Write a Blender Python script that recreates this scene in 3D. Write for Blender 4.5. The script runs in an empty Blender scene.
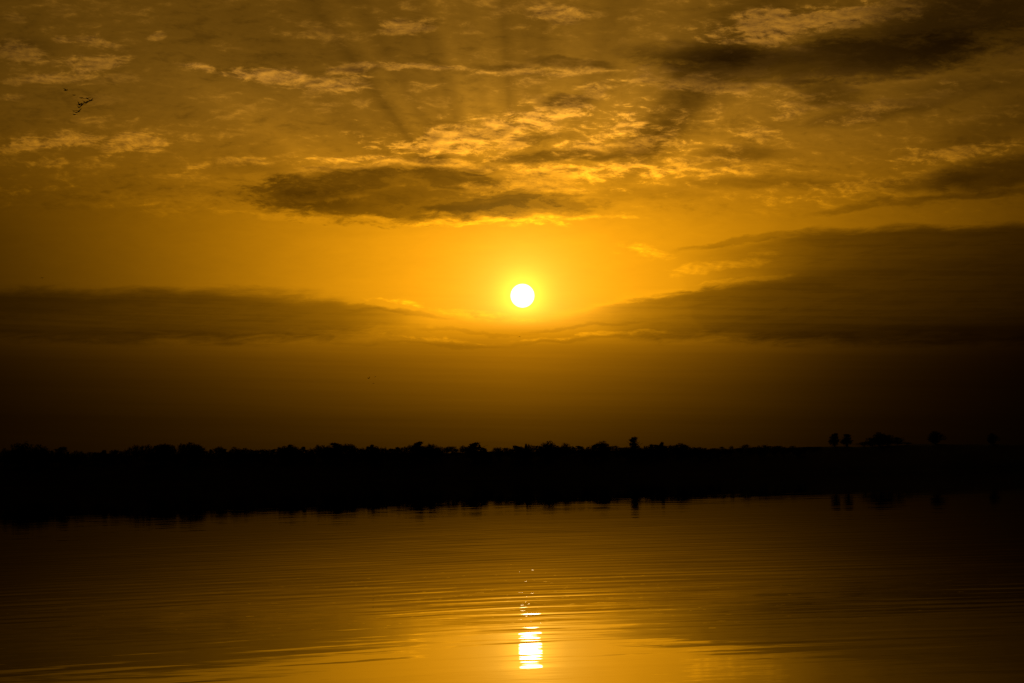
import bpy, bmesh, math, random
from mathutils import Vector, Matrix, noise as mnoise

# ------------------------------------------------------------------ camera
F = 2339.0                      # focal length in pixels of a 1024 px wide frame
HZ = 472.8                      # image row where the true horizon crosses the middle column
ROLL = math.radians(1.29)       # the photographer held the camera slightly tilted
W0 = (HZ - 341.5) * math.cos(ROLL)
PITCH = math.atan(W0 / F)
CAM_H = 3.0
sc = bpy.context.scene
C = sc.collection
cam_d = bpy.data.cameras.new("camera")
cam_d.sensor_width = 36.0
cam_d.lens = F / 1024 * 36
cam_d.clip_start = 0.5
cam_d.clip_end = 60000
cam = bpy.data.objects.new("camera", cam_d)
C.objects.link(cam)
cam.location = (0, 0, CAM_H)
CAM_M = Matrix.Rotation(math.radians(90) + PITCH, 3, 'X') @ Matrix.Rotation(-ROLL, 3, 'Z')
cam.rotation_euler = CAM_M.to_euler()
sc.camera = cam

sc.view_settings.view_transform = 'Standard'
sc.view_settings.look = 'None'
sc.view_settings.exposure = 0
sc.view_settings.gamma = 1
sc.view_settings.use_curve_mapping = False
sc.cycles.use_denoising = False
sc.cycles.max_bounces = 4
sc.cycles.sample_clamp_direct = 4.0
sc.cycles.sample_clamp_indirect = 4.0


def ray(px, py):
    """bearing (x per metre of y) and climb (z per metre of y) of a point of the picture, as a survey of the real place"""
    d = CAM_M @ Vector((px - 512, 341.5 - py, -F))
    return d.x / d.y, d.z / d.y


def locate(px, py, d):
    a, b = ray(px, py)
    return Vector((a * d, d, CAM_H + b * d))


SUN_X, SUN_Y = 522.5, 295.5
_s = locate(SUN_X, SUN_Y, 1.0) - Vector((0, 0, CAM_H))
SUN_AZ = math.atan2(_s.x, _s.y)
SUN_EL = math.atan2(_s.z, math.hypot(_s.x, _s.y))


# ------------------------------------------------------------------ tiny expression compiler for shader nodes
class E:
    nt = None

    def __init__(self, s):
        self.s = s

    @staticmethod
    def put(sock, v):
        if isinstance(v, E):
            E.nt.links.new(v.s, sock)
        else:
            sock.default_value = v

    @staticmethod
    def m(op, *a, clamp=False):
        n = E.nt.nodes.new('ShaderNodeMath')
        n.operation = op
        n.use_clamp = clamp
        for i, v in enumerate(a):
            E.put(n.inputs[i], v)
        return E(n.outputs[0])

    def __add__(s, o): return E.m('ADD', s, o)
    __radd__ = __add__
    def __sub__(s, o): return E.m('SUBTRACT', s, o)
    def __rsub__(s, o): return E.m('SUBTRACT', o, s)
    def __mul__(s, o): return E.m('MULTIPLY', s, o)
    __rmul__ = __mul__
    def __truediv__(s, o): return E.m('DIVIDE', s, o)
    def __rtruediv__(s, o): return E.m('DIVIDE', o, s)
    def __pow__(s, o): return E.m('POWER', s, o)
    def __neg__(s): return E.m('MULTIPLY', s, -1.0)


def mad(a, b, c): return E.m('MULTIPLY_ADD', a, b, c)
def expo(a): return E.m('EXPONENT', a)
def absv(a): return E.m('ABSOLUTE', a)
def mx(a, b): return E.m('MAXIMUM', a, b)
def mn(a, b): return E.m('MINIMUM', a, b)


def ss(v, a, b, x=0.0, y=1.0):
    """smoothstep from a to b, giving x..y"""
    n = E.nt.nodes.new('ShaderNodeMapRange')
    n.interpolation_type = 'SMOOTHSTEP'
    n.clamp = False             # smoothstep clamps by itself
    E.put(n.inputs['Value'], v)
    n.inputs['From Min'].default_value = a
    n.inputs['From Max'].default_value = b
    n.inputs['To Min'].default_value = x
    n.inputs['To Max'].default_value = y
    return E(n.outputs['Result'])


def vec(x, y, z=0.0):
    n = E.nt.nodes.new('ShaderNodeCombineXYZ')
    for i, v in enumerate((x, y, z)):
        E.put(n.inputs[i], v)
    return E(n.outputs[0])


def sep(v):
    n = E.nt.nodes.new('ShaderNodeSeparateXYZ')
    E.put(n.inputs[0], v)
    return E(n.outputs[0]), E(n.outputs[1]), E(n.outputs[2])


def sepc(v):
    n = E.nt.nodes.new('ShaderNodeSeparateColor')
    E.put(n.inputs[0], v)
    return E(n.outputs[0]), E(n.outputs[1]), E(n.outputs[2])


def noise(v, scale=1.0, detail=4.0, rough=0.5, dist=0.0, lac=2.0):
    n = E.nt.nodes.new('ShaderNodeTexNoise')
    E.put(n.inputs['Vector'], v)
    n.inputs['Scale'].default_value = scale
    n.inputs['Detail'].default_value = detail
    n.inputs['Roughness'].default_value = rough
    n.inputs['Lacunarity'].default_value = lac
    n.inputs['Distortion'].default_value = dist
    return E(n.outputs['Fac']), E(n.outputs['Color'])


def ramp(v, lo, hi, stops, interp='B_SPLINE'):
    """stops: (position, (a, b, c)) with values 0..1; returns three fields"""
    n = E.nt.nodes.new('ShaderNodeValToRGB')
    n.color_ramp.interpolation = interp
    E.put(n.inputs[0], (v - lo) * (1.0 / (hi - lo)))
    el = n.color_ramp.elements
    for i, (p, c) in enumerate(stops):
        p = (p - lo) / (hi - lo)
        e = el[i] if i < 2 else el.new(p)
        e.position = p
        e.color = (*c, 1)
    return sepc(E(n.outputs[0]))


def mapping(v, loc, rot_deg, scale):
    n = E.nt.nodes.new('ShaderNodeMapping')
    n.vector_type = 'TEXTURE'
    E.put(n.inputs['Vector'], v)
    n.inputs['Location'].default_value = (loc[0], loc[1], 0)
    n.inputs['Rotation'].default_value = (0, 0, math.radians(rot_deg))
    n.inputs['Scale'].default_value = (scale[0], scale[1], 1)
    return E(n.outputs[0])


def ell(x, y, cx, cy, a, b, rot):
    """distance from the centre of a tilted ellipse, 1 on its outline"""
    c_, s_ = math.cos(math.radians(rot)), math.sin(math.radians(rot))
    u = mad(x, c_ / a, mad(y, s_ / a, -(cx * c_ + cy * s_) / a))
    v = mad(x, -s_ / b, mad(y, c_ / b, (cx * s_ - cy * c_) / b))
    return E.m('SQRT', mad(u, u, v * v))


# ------------------------------------------------------------------ sky
world = bpy.data.worlds.new("World")
sc.world = world
world.use_nodes = True
nt = world.node_tree
nt.nodes.clear()
E.nt = nt
tc = nt.nodes.new('ShaderNodeTexCoord')
gx, gy, gz = sep(E(tc.outputs['Generated']))
az = E.m('ARCTAN2', gx, gy)
azc = mx(mn(az, 1.35), -1.35)
hyp = E.m('SQRT', mx(gx * gx + gy * gy, 1e-5))
# angular coordinates: X grows to the right, Y downwards, one unit = 1/2339 rad near the sun's azimuth
U_ = E.m('TANGENT', azc) * F
W_ = mad(mn(gz / hyp, 1.0), -F, W0)
cr, sr = math.cos(ROLL), math.sin(ROLL)
X = mad(U_, cr, mad(W_, sr, 512.0))
Y = mad(U_, -sr, mad(W_, cr, 341.5))
dx = X - SUN_X
dy = Y - SUN_Y
P = vec(X, Y)

# clear-sky brightness: V (peak over the sun), left and right falloff widths, by elevation
V, WL, WR = ramp(Y, -400, 500, [
    (-400, (.02, .90, .80)), (-150, (.060, .80, .70)), (-40, (.080, .72, .60)), (15, (.088, .66, .53)), (60, (.112, .56, .46)),
    (105, (.185, .45, .39)), (150, (.26, .39, .36)), (200, (.41, .31, .31)),
    (245, (.57, .27, .28)), (290, (.61, .255, .26)), (314, (.56, .27, .25)), (326, (.49, .275, .235)), (334, (.36, .27, .215)),
    (346, (.225, .258, .20)), (360, (.165, .25, .19)), (385, (.105, .248, .19)), (420, (.045, .27, .21)),
    (445, (.026, .31, .23)), (500, (.018, .31, .23))], interp='LINEAR')
V = V * 2.0
side = ss(dx, -25, 25)
W = (WL + (WR - WL) * side) * 1000.0
q = E.m('SQRT', dx * dx + 900.0) / W
H = expo(-(q ** 1.5))
base = V * H

# warp used by every cloud edge
_, wc = noise(mapping(P, (0, 0), 0, (95, 38)), 1.0, 8, 0.62)
wx, wy, _w = sepc(wc)
wx = wx - 0.5
wy = wy - 0.5
XW = mad(wx, 70.0, X)
YW = mad(wy, 34.0, Y)
# fine streaky texture, broken texture
fs, _ = noise(mapping(P, (40, 10), -4, (44, 8)), 1.0, 7, 0.70, 0.6)
fb, fbc = noise(mapping(P, (7, 3), 3, (25, 9)), 1.0, 7, 0.70, 0.35)
fl, _ = noise(mapping(P, (300, 120), -3, (170, 44)), 1.0, 5, 0.55, 0.3)
fm, _ = noise(mapping(P, (130, 60), -6, (62, 20)), 1.0, 6, 0.62, 0.5)
tex = fs * 0.25 + fb * 0.40 + fm * 0.35
# the same broken texture sampled a little nearer the sun: where it thins out that way the cloud edge is lit
rr0 = E.m('SQRT', dx * dx + dy * dy + 400.0)
fb2, _ = noise(mapping(vec(mad(dx / rr0, -5.0, X), mad(dy / rr0, -4.5, Y)), (7, 3), 3, (25, 9)), 1.0, 7, 0.70, 0.35)
edge = fb - fb2
ragg = mad(fb, .5, fm * .3 + fs * .2) - .5

dark = None
rim = None


def cloud(cx, cy, a, b, rot, k, soft=0.35, n=0.9, rimg=0.0):
    """a dark cloud: optical depth k inside a ragged ellipse; rimg = silver-lining gain"""
    global dark, rim
    d = ell(XW, YW, cx, cy, a, b, rot)
    d = mad(ragg, -n * 3.2, d)
    m = ss(d, 1.0 + soft, 1.0 - soft)
    dk = m * k
    dark = dk if dark is None else dark + dk
    if rimg:
        r_ = m * (1.0 - m) * rimg
        rim = r_ if rim is None else rim + r_


# (cx, cy, half width, half height, tilt, depth, softness, raggedness, rim)
for c in [
    (405, 194, 165, 26, -1, .90, .18, .8, .9), (405, 202, 130, 17, 0, .40, .35, .3, .0), (505, 208, 95, 9, -1, .35, .4, .5, .3), (335, 180, 70, 15, -8, .6, .30, .9, .8), (455, 178, 60, 10, 6, .5, .3, .9, .9), (500, 206, 92, 12, -2, .70, .25, .9, .8),
    (300, 200, 62, 11, 4, .45, .4, .8, .3), (560, 154, 80, 7, -4, 1.0, .4, .9, .9), (632, 145, 34, 9, -6, .4, .5, .9, .3),
    (570, 101, 30, 8, -4, 1.2, .4, .9, .9), (432, 158, 24, 7, 0, 1.0, .4, .8, .9), (428, 138, 14, 5, 0, .6, .4, .9, .9),
    (530, 137, 40, 4, -6, .5, .4, .9, .5), (482, 129, 20, 4, 0, .7, .4, .9, .5), (478, 168, 24, 7, -6, .7, .4, .9, .9), (575, 62, 44, 5, 6, .6, .4, .9, .5),
    (505, 66, 26, 4, 0, .5, .5, .9, .3), (365, 66, 20, 5, 0, .5, .5, .9, .2),
    (840, 62, 160, 20, -3, 1.15, .40, 1.0, .2), (720, 56, 85, 12, 2, .8, .4, .9, .4), (940, 30, 120, 32, -14, .85, .5, 1.1, .1),
    (830, 98, 30, 14, 8, .7, .5, 1.1, .4), (880, 116, 62, 9, -8, .6, .5, 1.0, .3), (960, 92, 70, 10, -6, .3, .5, 1.0, .2),
    (742, 156, 46, 9, -4, .65, .5, .9, .3), (780, 188, 110, 7, 0, .42, .5, 1.0, .4), (640, 195, 60, 6, 0, .25, .5, 1.0, .3),
    (1000, 178, 62, 13, -5, .95, .4, .9, .2), (930, 186, 50, 6, -8, .5, .5, .9, .2), (990, 197, 50, 4, -4, .5, .5, .9, .2),
    (890, 207, 70, 3.5, -5, .4, .5, .9, .3), (990, 45, 70, 14, -6, .5, .5, .9, .0), (1000, 130, 60, 14, -20, .3, .6, 1., 0),
    (40, 305, 95, 12, -3, .25, .5, .8, 0), (250, 170, 40, 6, 0, .25, .5, .8, .2), (200, 195, 70, 5, 3, .18, .5, .9, .1),
    (20, 52, 34, 10, 0, .25, .5, .9, 0), (400, 316, 50, 3.5, 5, .3, .5, .8, .2), (470, 330, 70, 2.0, 1, .15, .6, .6, .3),
    (585, 325, 60, 2.6, -4, .22, .5, .8, .2), (600, 341, 120, 2.2, -1, .15, .6, .6, .3), (430, 343, 80, 2.0, 1, .15, .6, .6, .2),
    (980, 12, 90, 26, -8, .7, .5, 1., 0), (745, 240, 60, 4, -8, .4, .5, .9, .2), (700, 58, 60, 8, 0, .5, .4, .9, .3),
]:
    cloud(*c)

# long cloud bank below the sun (ramp: upper edge, lower edge, depth) with a crisp upper edge
XB = mad(wx, 46.0, X)
YB = mad(wy, 15.0, mad(fs - 0.5, 16.0, mad(fl - .5, 14.0, Y)))
t1, b1, k1 = ramp(XB, -200, 1224, [
    (-200, (.300, .338, .55)), (0, (.298, .336, .50)), (100, (.296, .338, .52)), (200, (.293, .337, .56)), (280, (.296, .334, .54)),
    (340, (.300, .333, .46)), (375, (.305, .330, .27)), (405, (.311, .328, .08)), (430, (.316, .328, .0)), (500, (.320, .330, .0)), (560, (.314, .330, .0)),
    (590, (.308, .331, .06)), (615, (.303, .333, .19)), (650, (.298, .336, .37)), (700, (.290, .336, .52)), (760, (.281, .337, .48)),
    (820, (.274, .339, .26)), (880, (.266, .341, .10)), (1224, (.255, .345, .05))], interp='LINEAR')
u1 = YB - t1 * 1000.0
mid = ss(absv(X - 540), 250, 120)
m1 = (ss(u1, -9, 10) + (ss(u1, -1.5, 4) - ss(u1, -9, 10)) * mid) * ss(YB - b1 * 1000.0, 12, -6)
rim1 = expo((u1 * u1) * -0.06) * expo((X - 580) * (X - 580) * -3.2e-5)
# upper right bank
t2, b2, k2 = ramp(XB, 600, 1224, [
    (600, (.254, .252, .0)), (670, (.250, .252, .0)), (700, (.247, .338, .08)), (760, (.239, .338, .34)), (810, (.231, .339, .62)),
    (880, (.231, .340, .78)), (1224, (.222, .345, .90))], interp='LINEAR')
u2 = YB - t2 * 1000.0
m2 = ss(u2, -4, 8) * ss(YB - b2 * 1000.0, 12, -10)
m3 = ss(Y, 236, 330) * ss(X, 720, 900) * 0.25
hs, _ = noise(mapping(P, (0, 0), 1, (210, 5)), 1.0, 5, 0.62)
hq = ss(mad(fs, .5, hs * .5), .40, .56, 1.06, .92)          # lets lighter strands through the banks
dark = dark + (m1 * k1 * 2.2 + m2 * k2 * 1.75) * hq + m3
# thin broken layer all over the upper sky
upz = ss(Y, 228, 196)
bro = mad(fb, .35, fm * .3 + fl * .35)
dark = dark + ss(bro, .475, .37) * upz * 0.26

# thin sunlit cloud: places where it lies, each ragged by the fine texture
lit = None


def veil(cx, cy, a, b, rot, g, th=.50, sharp=.042):
    global lit
    d = ell(XW, YW, cx, cy, a, b, rot)
    fall = ss(d, 1.25, 0.1)
    s = mad(fall, 0.17, tex)
    m = ss(s, th + .165 - sharp, th + .165 + sharp * 2.0) * mad(fall, .6, .4) * ss(fall, 0.0, .12) * g
    lit = m if lit is None else lit + m


for v in [
    (500, 130, 190, 34, -6, .95, .455), (560, 172, 130, 30, 0, .8, .45), (505, 186, 76, 12, 0, .9, .43), (560, 190, 50, 8, 4, .8, .40),
    (440, 145, 70, 24, 0, .8, .45), (540, 118, 90, 20, -10, .6, .46), (640, 140, 90, 40, -8, .65, .455), (590, 95, 70, 20, -20, .5, .44),
    (350, 158, 70, 8, -3, .55, .44), (430, 68, 75, 5, 3, .6, .40), (560, 72, 120, 8, -1, .45, .42), (300, 76, 110, 10, 4, .6, .405), (255, 72, 50, 7, 0, .5, .38), (350, 66, 40, 8, -4, .6, .38),
    (410, 21, 34, 9, -4, .7, .36), (563, 11, 34, 9, 0, .75, .34), (18, 58, 38, 13, 12, .8, .36), (95, 66, 34, 11, -5, .8, .37), (92, 44, 34, 8, 10, .6, .38),
    (62, 42, 12, 6, 0, .6, .37), (10, 24, 20, 6, 0, .3, .38), (205, 70, 30, 6, 0, .5, .39), (150, 38, 12, 6, 0, .6, .38), (60, 84, 46, 9, -6, .6, .40), (40, 146, 60, 7, -5, .6, .38),
    (135, 148, 50, 11, -8, .75, .37), (60, 142, 50, 9, -3, .6, .38), (45, 168, 34, 8, 0, .5, .38), (240, 165, 60, 8, -4, .5, .42), (95, 105, 40, 12, 0, .18, .40),
    (220, 72, 60, 7, 4, .5, .42), (800, 26, 130, 28, -10, .85, .43), (770, 20, 50, 22, 0, .8, .41), (750, 42, 60, 8, 0, .7, .40), (860, 18, 90, 26, -4, .8, .43), (700, 82, 110, 12, 3, .6, .42),
    (800, 104, 90, 24, 10, .55, .46), (900, 108, 120, 18, -12, .35, .46), (760, 132, 70, 20, 14, .45, .46),
    (960, 158, 90, 13, -4, .75, .42), (700, 170, 150, 26, 0, .45, .46), (850, 190, 150, 14, -3, .35, .46),
    (650, 250, 50, 10, 4, .38, .43), (725, 266, 90, 10, -8, .30, .44), (740, 282, 70, 3, -6, .25, .42), (520, 214, 110, 5, 0, .5, .36), (440, 163, 100, 9, 3, .8, .40), (340, 168, 70, 6, -6, .6, .40), (115, 84, 40, 7, 0, .3, .39), (20, 150, 40, 7, 0, .5, .38), (10, 105, 20, 7, 0, .4, .38), (25, 85, 30, 6, 0, .5, .38), (90, 124, 50, 5, 0, .25, .4), (180, 180, 60, 5, 3, .25, .41), (420, 220, 110, 3.5, 2, .5, .34),
    (280, 218, 70, 4, 3, .2, .36), (500, 219, 60, 3, 0, .8, .36), (545, 222, 30, 3, 4, .7, .36), (470, 312, 90, 6, 4, .25, .42), (600, 336, 120, 3, -2, .35, .42), (440, 338, 90, 3, 3, .3, .42),
    (400, 305, 40, 4, 6, .35, .42), (620, 130, 330, 80, 0, .2, .50),
    (200, 200, 240, 20, 0, .14, .46),
]:
    veil(*v)

# crepuscular shafts above the clouds, fanning from the sun
th = E.m('ARCTAN2', dx, -dy)
r = E.m('SQRT', dx * dx + dy * dy + 1.0)
rn, _ = noise(vec(th * 4.6, 5.3, 0.0), 1.0, 2.5, 0.55)
rn = rn - expo((th + .66) * (th + .66) * -55.0) * .24 - expo((th - .70) * (th - .70) * -90.0) * .16
rays = mad((rn - 0.5) * ss(r, 95, 190) * ss(r, 520, 260) * ss(absv(th), 1.45, .9) * ss(Y, 210, 140), 2.0, 1.0)

# broad mottling of the upper sky
mott = mad((fl - 0.5) * ss(Y, 300, 120), 0.55, 1.0) * mad((tex - 0.5) * ss(Y, 470, 100), 0.50, 1.0)
sol = expo(r * (-1 / 230.0))
T = expo(-dark)
L = base * rays * mott * (T + 0.03)
lit = lit + ss(bro, .505, .60) * upz * .30
lit = mn(lit, 1.1) * mad(T, 0.75, 0.25)
L = L + base * (lit * mad(expo(r * (-1 / 110.0)), -0.6, 1.12))
L = L + base * rim * 2.0 * sol * tex
L = L * mx(mad(edge * mad(upz, .12, ss(lit, 0.03, .45)), 2.2, 1.0), .35)
L = L + base * rim1 * 0.12
# faint level streaks low over the land
L = L * mad((hs - 0.5) * ss(Y, 250, 340), 0.28, 1.0)
halo = expo(r * r * (-1 / 500.0)) * 1.3 + expo(r * (-1 / 60.0)) * 0.5
L = L + halo * ss(dy, 36, 8, 0.08, 1.0)
up = ss(Y, 235, 60)
lowcut = ss(dy, 40, 10)
G = L * mad(ss(dy, 20, 70), -0.016, mad(up, 0.046, 0.383)) + expo(r * (-1 / 26.0)) * 0.30 * lowcut
B = L * mad(up, 0.016, 0.004) + base * lit * 0.035 * up + L * 0.008 * up
B = B + expo(r * (-1 / 26.0)) * 0.12 * lowcut
disc = ss(r, 12.4, 10.2)
ground_side = ss(gz, -0.02, -0.001)
nb = nt.nodes.new('ShaderNodeCombineColor')
E.put(nb.inputs[0], (L + disc * 9.0) * ground_side)
E.put(nb.inputs[1], (G + disc * 8.0) * ground_side)
E.put(nb.inputs[2], (B + disc * 4.5) * ground_side)
skytex = nt.nodes.new('ShaderNodeTexSky')
skytex.sky_type = 'NISHITA'
skytex.sun_disc = False
skytex.sun_elevation = SUN_EL
skytex.sun_rotation = SUN_AZ
skytex.dust_density = 6
tint = nt.nodes.new('ShaderNodeMix')
tint.data_type = 'RGBA'
tint.blend_type = 'MULTIPLY'
tint.inputs[0].default_value = 1
nt.links.new(skytex.outputs[0], tint.inputs[6])
tint.inputs[7].default_value = (0.00012, 0.00006, 0.00002, 1)
addn = nt.nodes.new('ShaderNodeMix')
addn.data_type = 'RGBA'
addn.blend_type = 'ADD'
addn.inputs[0].default_value = 1
nt.links.new(nb.outputs[0], addn.inputs[6])
nt.links.new(tint.outputs[2], addn.inputs[7])
bg = nt.nodes.new('ShaderNodeBackground')
bg.inputs['Strength'].default_value = 1.0
nt.links.new(addn.outputs[2], bg.inputs['Color'])
out = nt.nodes.new('ShaderNodeOutputWorld')
nt.links.new(bg.outputs[0], out.inputs['Surface'])
world.cycles.sampling_method = 'MANUAL'
world.cycles.sample_map_resolution = 1024

sun_d = bpy.data.lights.new("sun", 'SUN')
sun_d.energy = 0.03
sun_d.angle = math.radians(0.5)
sun_d.color = (1.0, 0.62, 0.22)
sun = bpy.data.objects.new("sun", sun_d)
C.objects.link(sun)
sv = Vector((math.sin(SUN_AZ) * math.cos(SUN_EL), math.cos(SUN_AZ) * math.cos(SUN_EL), math.sin(SUN_EL)))
sun.rotation_euler = sv.to_track_quat('Z', 'Y').to_euler()
sun.location = sv * 300


# ------------------------------------------------------------------ materials
def material(name):
    m = bpy.data.materials.new(name)
    m.use_nodes = True
    E.nt = m.node_tree
    return m, m.node_tree.nodes['Principled BSDF'], m.node_tree


def mottled(name, c0, c1, scale, rough=.9):
    m, b, t = material(name)
    tcn = t.nodes.new('ShaderNodeTexCoord')
    f, _ = noise(E(tcn.outputs['Object']), scale, 5, .6)
    mixn = t.nodes.new('ShaderNodeMix')
    mixn.data_type = 'RGBA'
    E.put(mixn.inputs[0], ss(f, .35, .65))
    mixn.inputs[6].default_value = (*c0, 1)
    mixn.inputs[7].default_value = (*c1, 1)
    t.links.new(mixn.outputs[2], b.inputs['Base Color'])
    b.inputs['Roughness'].default_value = rough
    b.inputs['Specular IOR Level'].default_value = .1
    return m


M_LEAF = mottled('foliage', (.030, .045, .018), (.060, .075, .028), .8)
M_BARK = mottled('bark', (.05, .038, .028), (.09, .07, .05), 3)
M_GROUND = mottled('scrub_ground', (.035, .04, .02), (.07, .06, .035), .05)
M_BIRD = mottled('plumage', (.02, .018, .016), (.05, .045, .04), 4)
M_WALL = mottled('pale_render', (.62, .60, .55), (.74, .72, .66), .6)
M_ROOF = mottled('roof_tiles', (.10, .05, .035), (.16, .08, .05), 2)
M_PANE = mottled('dark_glass', (.02, .02, .02), (.03, .03, .03), 1, .2)

M_WATER, wb, wt = material('lake_water')
geo = wt.nodes.new('ShaderNodeNewGeometry')
px_, py_, pz_ = sep(E(geo.outputs['Position']))
PX = vec(px_, py_)
# distance from the camera end of the lake, in metres
dist = E.m('SQRT', px_ * px_ + py_ * py_)
# 1 wavelets of an old wake, their crests bending towards the left bank
wn, _ = noise(mapping(PX, (0, 0), 25, (7.0, 2.2)), 1.0, 3, .5)
wn2, _ = noise(mapping(PX, (5, 9), 20, (5.0, 1.5)), 1.0, 3, .55)
xo = px_ + 0.5
rt_ = E.m('SQRT', xo * xo + 1.5)
gph = py_ - (px_ * .425 - rt_ * .375)
fp = .425 - (xo / rt_) * .375
wv = E.m('SINE', mad(wn, 10.0, gph * 3.9)) + 0.5 * E.m('SINE', mad(wn2, 9.0, gph * 7.3))
env = ss(wn2, .42, .66) * ss(dist, 33, 40, .6, 1.0) * ss(dist, 85, 50)
a1 = wv * env * 0.0042
sx = a1 * fp * -0.3
sy = a1
# 2 light breeze ripple, three sizes
def ripple(ox, rot, along, across, amp, d0, d1, d2, d3, detail=3, rough=.55):
    global sx, sy
    f_, _ = noise(mapping(PX, (ox, ox * .7), rot, (along, across)), 1.0, detail, rough)
    e_ = ss(dist, d0, d1) * ss(dist, d3, d2)
    s_ = (f_ - .5) * e_ * amp
    sy = sy + s_
    return s_
ripple(3, 8, 4.0, .50, .015, 25, 48, 70, 160)
ripple(31, 5, 6.0, .95, .014, 45, 70, 90, 190)
ripple(57, 3, 12.0, 2.0, .006, 80, 130, 300, 900)
ripple(91, 2, 40.0, 6.0, .002, 150, 400, 900, 2500)
ripple(13, 8, .7, .13, .0075, 20, 30, 80, 260, 2)
ripple(77, 16, 6.0, 1.0, .008, -2, -1, 60, 90)
# 3 long even swell lines farther out
wn3, _ = noise(mapping(PX, (2, 2), 12, (26.0, 6.0)), 1.0, 2, .5)
sy = sy + E.m('SINE', mad(wn3, 9.0, gph * 2.9)) * ss(dist, 42, 58) * ss(dist, 150, 85) * .0019
sy = sy + E.m('SINE', mad(wn3, 12.0, gph * 1.5)) * ss(dist, 62, 100) * ss(dist, 330, 150) * .0012
# 4 rare capillary glints
gl, _ = noise(mapping(PX, (8, 3), 0, (.35, .22)), 1.0, 2, .5)
sy = sy + ss(gl, .67, .81) * .024 * ss(dist, 42, 50) * ss(dist, 95, 60)
fx_, _ = noise(mapping(PX, (11, 4), 62, (1.6, .5)), 1.0, 3, .5)
sx = sx + (fx_ - .5) * .0022
nrm = wt.nodes.new('ShaderNodeVectorMath')
nrm.operation = 'NORMALIZE'
E.put(nrm.inputs[0], vec(-sx, -sy, 1.0))
wt.links.new(nrm.outputs[0], wb.inputs['Normal'])
wb.inputs['Base Color'].default_value = (.004, .004, .003, 1)
wb.inputs['Roughness'].default_value = .0
wb.inputs['IOR'].default_value = 1.27


# ------------------------------------------------------------------ helpers
def link(name, me, mat, parent=None):
    o = bpy.data.objects.new(name, me)
    C.objects.link(o)
    if me and mat and not me.materials:
        me.materials.append(mat)
    o.parent = parent
    return o


def mesh_of(bm, name, smooth=False):
    me = bpy.data.meshes.new(name)
    bm.to_mesh(me)
    bm.free()
    if smooth:
        for p in me.polygons:
            p.use_smooth = True
    return me


def tag(o, label, cat, group=None):
    o['label'] = label
    o['category'] = cat
    if group:
        o['group'] = group


def lerp_tab(tab, x):
    if x <= tab[0][0]:
        return tab[0][1]
    for (a, va), (b, vb) in zip(tab, tab[1:]):
        if x <= b:
            return va + (vb - va) * (x - a) / (b - a)
    return tab[-1][1]


# ------------------------------------------------------------------ water
bm = bmesh.new()
vs = [bm.verts.new(p) for p in ((-9000, -300, 0), (9000, -300, 0), (9000, 16000, 0), (-9000, 16000, 0))]
bm.faces.new(vs)
water = link('water', mesh_of(bm, 'water'), M_WATER)
water['kind'] = 'structure'
water['label'] = 'calm rippled lake reflecting the amber sunset'

# ------------------------------------------------------------------ far shore: waterline distance and crest row by bearing
CREST = [(-1500, 478), (-300, 462), (0, 457), (100, 456), (200, 454), (400, 453), (560, 451), (700, 449.5), (800, 447), (860, 446.3),
         (905, 444.6), (1024, 444), (1300, 443), (2500, 425)]


SHORE = [(-1500, 2000), (0, 1750), (400, 1650), (632, 1400), (800, 1150), (950, 980), (1100, 930), (2500, 900)]


def shore(x): return lerp_tab(SHORE, x) + 30 * mnoise.noise(Vector((x * .004, 3, 0)))
def crest_h(x, d): return CAM_H + ray(x, lerp_tab(CREST, x))[1] * d


def ground_z(x, d):
    """height of the land at image-bearing x and distance d"""
    s = shore(x)
    top_d = s * 1.075
    hh = crest_h(x, top_d)
    if d >= top_d:
        return hh + 0.4 * mnoise.noise(Vector((x * .02, d * .004, 0)))
    t = max(-.3, (d - s) / (top_d - s))
    if t < 0:
        return 6 * t
    return hh * (t ** .8) * (1 + .05 * mnoise.noise(Vector((x * .03, t * 3, 0))))


bm = bmesh.new()
rows = [-.2, 0, .04, .12, .25, .4, .55, .7, .85, 1.0, 1.3, 2, 4, 9]
xs = [-1500 + i * 60 for i in range(24)] + [-60 + i * 4 for i in range(290)] + [1100 + i * 60 for i in range(25)]
grid = []
for x in xs:
    s = shore(x)
    col = []
    for t in rows:
        jitter = mnoise.noise(Vector((x * .035, 7, 0))) * s * .006
        d = s + .075 * s * t + jitter
        z = ground_z(x, d) if t <= 1 else crest_h(x, s * 1.075) - (t - 1) * .6
        col.append(bm.verts.new((ray(x, 450)[0] * d, d, z)))
    grid.append(col)
for a, b in zip(grid, grid[1:]):
    for i in range(len(rows) - 1):
        bm.faces.new((a[i], b[i], b[i + 1], a[i + 1]))
land = link('far_shore', mesh_of(bm, 'far_shore', True), M_GROUND)
land['kind'] = 'structure'
land['label'] = 'dark low far bank of the lake in silhouette'


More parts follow.
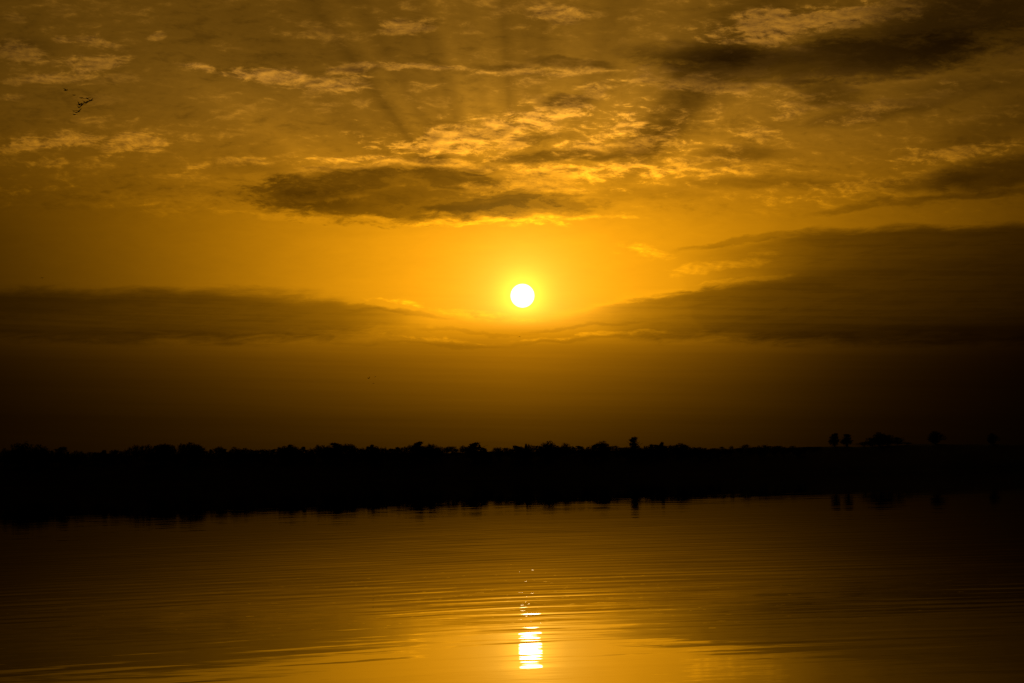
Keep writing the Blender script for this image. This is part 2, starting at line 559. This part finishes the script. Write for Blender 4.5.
# ------------------------------------------------------------------ trees
def crown_mesh(seed, wid, shape):
    """leaf clumps filling a crown one unit tall (z .0 to 1), wid = half width; shape: lobes of (x, y, z, r)"""
    rnd = random.Random(seed)
    bm = bmesh.new()
    lobes = []
    for (lx, lz, lr) in shape:
        for _ in range(3):
            a = rnd.uniform(0, 6.28)
            lobes.append((lx * math.cos(a * .3) * wid + rnd.gauss(0, .05) * wid, rnd.uniform(-.6, .6) * wid * (1 - lz * .6),
                          lz + rnd.gauss(0, .03), lr * rnd.uniform(.7, 1.0)))
    for (lx, ly, lz, lr) in lobes:
        n_cl = int(14 + 75 * lr)
        for _ in range(n_cl):
            # clump centre near the lobe's shell
            v = Vector((rnd.gauss(0, 1), rnd.gauss(0, 1), rnd.gauss(0, 1))).normalized()
            rr = lr * rnd.uniform(.2, 1.0) ** .5 * rnd.uniform(.85, 1.12)
            c = Vector((lx, ly, lz)) + Vector((v.x * rr * wid * 1.9, v.y * rr * wid * 1.9, v.z * rr))
            for _ in range(7):
                p = c + Vector((rnd.gauss(0, .022), rnd.gauss(0, .022), rnd.gauss(0, .022)))
                s = rnd.uniform(.012, .030)
                u = Vector((rnd.gauss(0, 1), rnd.gauss(0, 1), rnd.gauss(0, 1))).normalized()
                w = u.cross(Vector((rnd.gauss(0, 1), rnd.gauss(0, 1), rnd.gauss(0, 1)))).normalized()
                bm.faces.new([bm.verts.new(p + u * s * i + w * s * j) for i, j in ((-1, 0), (0, -.6), (1, 0), (0, .6))])
    zmin = min(v.co.z for v in bm.verts)
    zmax = max(v.co.z for v in bm.verts)
    for v in bm.verts:
        v.co.z = (v.co.z - zmin) / (zmax - zmin)
    return mesh_of(bm, 'crown')


def tube(bm, pts, rads, seg=6):
    rings = []
    for i, p in enumerate(pts):
        d = (pts[min(i + 1, len(pts) - 1)] - pts[max(i - 1, 0)]).normalized()
        u = d.orthogonal().normalized()
        w = d.cross(u)
        rings.append([bm.verts.new(p + (u * math.cos(k * 2 * math.pi / seg) + w * math.sin(k * 2 * math.pi / seg)) * rads[i]) for k in range(seg)])
    for a, b in zip(rings, rings[1:]):
        for k in range(seg):
            bm.faces.new((a[k], a[(k + 1) % seg], b[(k + 1) % seg], b[k]))
    bm.faces.new(rings[0][::-1])
    bm.faces.new(rings[-1])


def trunk_mesh(seed, wid, base):
    """tapered trunk with limbs; unit tree height 1, crown starts at base"""
    rnd = random.Random(seed)
    bm = bmesh.new()
    pts = [Vector((rnd.gauss(0, .006) * i, rnd.gauss(0, .006) * i, -.05 + i * .2)) for i in range(5)]
    tube(bm, pts, [.032, .024, .02, .013, .006])
    for k in range(6):
        z = base + rnd.uniform(0, .45)
        a = k * 1.05 + rnd.uniform(-.4, .4)
        ln = wid * rnd.uniform(.5, .9)
        p0 = Vector((0, 0, z))
        p1 = p0 + Vector((math.cos(a) * ln * .5, math.sin(a) * ln * .5, .07))
        p2 = p0 + Vector((math.cos(a) * ln, math.sin(a) * ln, .2))
        tube(bm, [p0, p1, p2], [.011, .007, .003], 5)
    return mesh_of(bm, 'trunk')


KINDS = {
    'round': (.50, .0, [(0, .45, .34), (.45, .40, .24), (-.45, .42, .24), (.2, .72, .22), (-.2, .68, .24), (0, .25, .25)]),
    'spread': (.72, .0, [(0, .5, .28), (.6, .4, .22), (-.6, .38, .22), (.35, .66, .2), (-.3, .7, .2), (0, .25, .25), (-.75, .3, .15), (.75, .25, .14)]),
    'upright': (.30, .03, [(0, .35, .25), (.25, .5, .2), (-.25, .45, .2), (0, .72, .2), (.1, .88, .12)]),
    'bush': (.80, .03, [(0, .4, .35), (.6, .3, .28), (-.6, .3, .26), (.3, .62, .22), (-.3, .55, .24), (0, .1, .25)]),
    'spiky': (.42, .02, [(0, .35, .3), (.5, .42, .18), (-.5, .35, .18), (.3, .7, .12), (-.15, .8, .12), (-.4, .6, .1), (.05, .95, .07)]),
}
PROTO = {}
for ki, (kname, (wid, base, shape)) in enumerate(KINDS.items()):
    for v in range(2):
        cm = crown_mesh(100 + ki * 7 + v, wid, shape)
        for vv in cm.vertices:
            vv.co.z = base + vv.co.z * (1 - base)
        cm.materials.append(M_LEAF)
        tm = trunk_mesh(300 + ki * 7 + v, wid, base + .15)
        tm.materials.append(M_BARK)
        PROTO[kname, v] = (cm, tm, wid)

rt = random.Random(5)
SIZES = {k: sorted(abs(v.co.x) for v in m[0].vertices)[int(len(m[0].vertices) * .96)] for k, m in PROTO.items()}


def plant(x, top, halfw, kind, label, group=None, d=None, base_row=None, name='tree', cat='tree'):
    """a tree whose top shows at image row `top` on bearing x and whose crown is 2*halfw px wide"""
    var = rt.randrange(2)
    cm, tm, wid = PROTO[kind, var]
    if d is None:
        d = shore(x) * rt.uniform(1.035, 1.072)
    z0 = ground_z(x, d) - .15
    ztop = CAM_H + ray(x, top)[1] * d
    h = max(1.2, ztop - z0)
    e = link(name, None, None)
    e.location = (ray(x, top)[0] * d, d, z0)
    e.rotation_euler = (0, 0, rt.choice((0, math.pi)) + rt.uniform(-.4, .4))
    sxy = halfw / F * d / SIZES[kind, var]
    e.scale = (sxy, sxy, h)
    tag(e, label, cat, group)
    link('trunk', tm, None, e)
    link('crown', cm, None, e)
    return e


TOP = [(-200, 447), (-60, 446), (-20, 448), (0, 450), (8, 447), (30, 448), (50, 449), (70, 451), (100, 451), (118, 449), (128, 446), (140, 444),
       (160, 443.5), (185, 443), (197, 443), (201, 447), (205, 450), (208, 448), (225, 446.5), (245, 449), (270, 449), (278, 446),
       (290, 445), (300, 447), (310, 449), (316, 446), (325, 444), (340, 443), (355, 444), (362, 447), (370, 446), (385, 446),
       (392, 448), (405, 445), (412, 444), (430, 444), (440, 446), (447, 447), (460, 446.5), (475, 444), (484, 447), (490, 450),
       (496, 447.5), (507, 448.5), (514, 445), (520, 447), (530, 445), (548, 443), (557, 446), (566, 444), (575, 447), (590, 445),
       (600, 443), (610, 444), (620, 447), (640, 447), (650, 445), (668, 444), (685, 444), (700, 446), (716, 448), (730, 446.5),
       (745, 445.5), (760, 445), (780, 445), (800, 446), (815, 446.5)]
G_ = 'trees along the far bank'
SECT = [(-999, 118, 'low dark bushy tree in the leftmost part of the tree line, between the tall clumps'),
        (118, 203, 'dark crown inside the rounded wood ending at the notch on the left'),
        (203, 312, 'dark crown between the notch and the central wood, left of the sun'),
        (312, 490, 'dark crown in the long wood on the far bank, below and left of the sun'),
        (490, 626, 'dark crown of the uneven tree line right below the sun'),
        (626, 716, 'dark crown in the tree line just right of the tall rounded tree'),
        (716, 9999, 'small dark crown of the low even tree line on the right')]
x = -75.0
while x < 822:
    top = lerp_tab(TOP, x)
    hw = rt.uniform(3.4, 7.0) if x < 715 else rt.uniform(3, 5.5)
    kd = rt.choice(['round', 'round', 'bush', 'spread', 'spiky'])
    if x > 715:
        kd = rt.choice(['bush', 'bush', 'round'])
    lab = [s for s in SECT if s[0] <= x < s[1]][0]
    plant(x, top + rt.uniform(-1.4, 2.2), hw, kd, lab[2], G_)
    x += rt.uniform(3.6, 6.0) * (1 if x > 0 else 1.6)

# trees one can tell apart (bearing, top row, half width, kind, label)
SOLO = [
    (20, 441.5, 11, 'round', 'tall rounded tree near the left end of the far bank'),
    (40, 444, 8.5, 'round', 'second tall dome of leaves from the left, beside the rounded tree'),
    (62, 446.5, 6, 'upright', 'small blocky tree standing alone right of the two left domes'),
    (160, 443, 16, 'spread', 'broad crown at the middle of the rounded wood on the left'),
    (192, 442, 9, 'round', 'crown at the right end of the rounded wood, beside the notch'),
    (288, 445, 11, 'round', 'low rounded dome of trees between two dips, left of the sun'),
    (335, 441.8, 9, 'spiky', 'tree with a pointed tip on the long wood left of the sun'),
    (372, 444, 6, 'spiky', 'small ragged tree right after the dip in the long wood'),
    (419, 440.5, 7, 'spiky', 'ragged tree with branches fanning up above the pale farm buildings'),
    (432, 443, 6, 'round', 'small rounded crown next to the ragged fanning tree'),
    (475, 441.5, 8, 'spiky', 'spiky tree at the right end of the long wood'),
    (499, 446.5, 4, 'round', 'small low crown in the gap left of the point below the sun'),
    (526, 443.2, 3, 'spiky', 'tiny forked treetop directly below the sun'),
    (548, 440.5, 8, 'round', 'low dome-shaped crown just right of the point below the sun'),
    (566, 442.5, 6, 'bush', 'flat-topped crown between two domes right of the sun'),
    (602, 440.5, 8, 'round', 'wide dome-shaped crown left of the tall rounded tree'),
    (634, 436.5, 4.8, 'upright', 'tall narrow rounded tree rising highest out of the middle tree line'),
    (662, 441.5, 5, 'spiky', 'small pointed tree right of the tall narrow rounded one'),
    (834.0, 433, 4.2, 'upright', 'left one of the two slender trees standing close together on the right bank'),
    (846.5, 433.8, 4.6, 'upright', 'right one of the two slender trees standing close together on the right bank'),
    (864, 441.5, 7, 'bush', 'low bush at the left foot of the big clump on the right bank'),
    (872, 437, 7, 'round', 'left shoulder tree of the big clump on the right bank'),
    (879.5, 431.8, 7, 'round', 'tallest tree in the middle of the big clump on the right bank'),
    (887, 434, 7, 'round', 'tree leaning against the tallest one in the big right clump'),
    (897, 436.5, 8, 'spread', 'right shoulder tree of the big clump on the right bank'),
    (908, 443, 5, 'bush', 'low bush at the right foot of the big clump on the right bank'),
    (935, 430.8, 6.8, 'round', 'solitary large round tree on the bare bank right of the clump'),
    (992, 432.8, 4.8, 'round', 'solitary smaller tree near the right edge on the bare bank'),
]
for (tx, tt, hw, kd, lab) in SOLO:
    plant(tx, tt, hw, kd, lab, 'single trees that stand out on the far bank', d=shore(tx) * (1.045 if tx < 820 else 1.076))


# ------------------------------------------------------------------ farm buildings, hardly visible in the dark
def box(bm, x0, x1, y0, y1, z0, z1):
    v = [bm.verts.new(p) for p in ((x0, y0, z0), (x1, y0, z0), (x1, y1, z0), (x0, y1, z0), (x0, y0, z1), (x1, y0, z1), (x1, y1, z1), (x0, y1, z1))]
    for f in ((0, 3, 2, 1), (4, 5, 6, 7), (0, 1, 5, 4), (1, 2, 6, 5), (2, 3, 7, 6), (3, 0, 4, 7)):
        bm.faces.new([v[i] for i in f])


def farm(xp, w, label):
    d = shore(xp) * 1.03
    e = link('farm_building', None, None)
    e.location = locate(xp, 456.0, d)
    tag(e, label, 'building', 'pale farm buildings on the far bank')
    bm = bmesh.new()
    box(bm, -w / 2, w / 2, -3, 3, -4, 2.0)
    link('wall', mesh_of(bm, 'wall'), M_WALL, e)
    bm = bmesh.new()
    v = [bm.verts.new(p) for p in ((-w / 2 - .3, -3.4, 2.01), (w / 2 + .3, -3.4, 2.01), (w / 2 + .3, 3.4, 2.01), (-w / 2 - .3, 3.4, 2.01),
                                   (-w / 2 - .3, 0, 3.3), (w / 2 + .3, 0, 3.3))]
    for f in ((0, 1, 5, 4), (3, 4, 5, 2), (0, 4, 3), (1, 2, 5), (0, 3, 2, 1)):
        bm.faces.new([v[i] for i in f])
    link('roof', mesh_of(bm, 'roof'), M_ROOF, e)
    for k in (-1, 1):
        bm = bmesh.new()
        box(bm, k * w / 4 - .4, k * w / 4 + .4, -3.05, -2.98, .4, 1.4)
        link('window', mesh_of(bm, 'window'), M_PANE, e)
    bm = bmesh.new()
    box(bm, -.45, .45, -3.06, -2.98, -.6, 1.5)
    link('door', mesh_of(bm, 'door'), M_BARK, e)


farm(402.8, 2.6, 'smaller of two faint pale buildings in the dark wood on the far bank')
farm(412.5, 4.0, 'longer of two faint pale buildings in the dark wood on the far bank')


# ------------------------------------------------------------------ birds
def bird_mesh(lift, sweep):
    """one closed body lofted nose to tail along +x, with wings drawn out of its sides; wingspan about 1.6 m"""
    bm = bmesh.new()
    prof = [(.62, .006, .0), (.56, .02, .0), (.50, .035, .0), (.44, .028, -.01), (.34, .03, -.015), (.24, .05, -.02), (.10, .085, -.03),
            (-.06, .09, -.03), (-.20, .065, -.02), (-.30, .04, -.01), (-.42, .02, .0)]
    seg = 8
    rings = []
    for (x, r, z) in prof:
        wide = 1.0 if x > -.3 else 2.6
        rings.append([bm.verts.new((x, math.cos(k * math.pi / 4) * r * wide, z + math.sin(k * math.pi / 4) * r)) for k in range(seg)])
    side_faces = {0: [], 4: []}
    for i, (a, b) in enumerate(zip(rings, rings[1:])):
        for k in range(seg):
            f = bm.faces.new((a[k], b[k], b[(k + 1) % seg], a[(k + 1) % seg]))
            if i in (6, 7) and k in (0, 4):
                pass
    bm.faces.new(rings[0])
    bm.faces.new(rings[-1][::-1])
    for sgn in (1, -1):
        st = []
        for t in (0, .25, .5, .75, 1.0):
            yy = sgn * (.04 + .76 * t)
            zz = .02 + lift * .8 * (t ** 1.1) - (.10 * t * t if lift > 0 else 0)
            xx = .05 + .06 * math.sin(t * 2.6) - sweep * t * t
            ch = .32 * (1 - t) ** .6 + .03
            th = .028 * (1 - t) + .006
            st.append([bm.verts.new(p) for p in ((xx + ch * .45, yy, zz), (xx, yy, zz + th), (xx - ch * .55, yy, zz), (xx, yy, zz - th * .4))])
        for a, b in zip(st, st[1:]):
            for k in range(4):
                bm.faces.new((a[k], b[k], b[(k + 1) % 4], a[(k + 1) % 4]))
        bm.faces.new(st[0])
        bm.faces.new(st[-1][::-1])
    bmesh.ops.recalc_face_normals(bm, faces=bm.faces)
    me = mesh_of(bm, 'bird', True)
    me.materials.append(M_BIRD)
    return me


BM = [bird_mesh(.45, .15), bird_mesh(.12, .2), bird_mesh(-.35, .25), bird_mesh(.8, .1)]
FG = 'flock of birds flying in the upper left sky'
BIRDS = [
    (65.6, 90.2, 0, 1.0, 'bird at the upper left end of the flock, well apart from the others'),
    (73.9, 95.0, 1, .8, 'small faint bird second from the upper left end of the flock'),
    (81.3, 97.8, 1, .95, 'thin bird with level wings third from the upper left end'),
    (87.3, 98.3, 1, 1.1, 'bird just above the foremost right end of the flock'),
    (90.5, 100.4, 0, 1.1, 'foremost bird at the right tip of the flock'),
    (87.9, 101.4, 2, .95, 'bird just behind the foremost one at the right tip'),
    (85.1, 102.4, 0, 1.1, 'bird in the middle of the slanting line of the flock'),
    (82.3, 103.8, 2, 1.1, 'bird in the slanting line where the flock starts to turn down'),
    (79.2, 104.8, 3, .95, 'upper one of two birds stacked at the bend of the flock'),
    (78.8, 107.2, 3, 1.0, 'lower one of two birds stacked at the bend of the flock'),
    (73.8, 111.0, 0, .9, 'bird at the left of the lowest cluster of the flock'),
    (78.3, 111.2, 0, 1.1, 'bird at the right of the lowest cluster of the flock'),
    (76.2, 112.5, 1, 1.0, 'bird in the middle of the lowest cluster of the flock'),
    (74.2, 114.3, 1, 1.15, 'lowest bird of the whole flock'),
    (42.0, 277.8, 1, .6, 'lone faint bird above the long dark cloud on the left'),
    (519.4, 336.6, 2, .45, 'tiny lone bird in the glow just under the sun'),
    (368.6, 378.4, 3, .5, 'left one of three tiny birds low in the dark sky'),
    (375.4, 376.6, 2, .4, 'upper right one of three tiny birds low in the dark sky'),
    (373.5, 383.3, 2, .45, 'lowest of three tiny birds low in the dark sky'),
]
rb = random.Random(2)
for i, (bx, by, var, s, lab) in enumerate(BIRDS):
    d = 570 + rb.uniform(-10, 10)
    o = link('bird', BM[var], None)
    o.location = locate(bx, by, d)
    o.rotation_euler = (rb.uniform(-.3, .3), rb.uniform(-.15, .15), math.radians(rb.uniform(35, 75)))
    o.scale = (s * 1.35,) * 3
    tag(o, lab, 'bird', FG if i < 14 else 'far scattered birds')
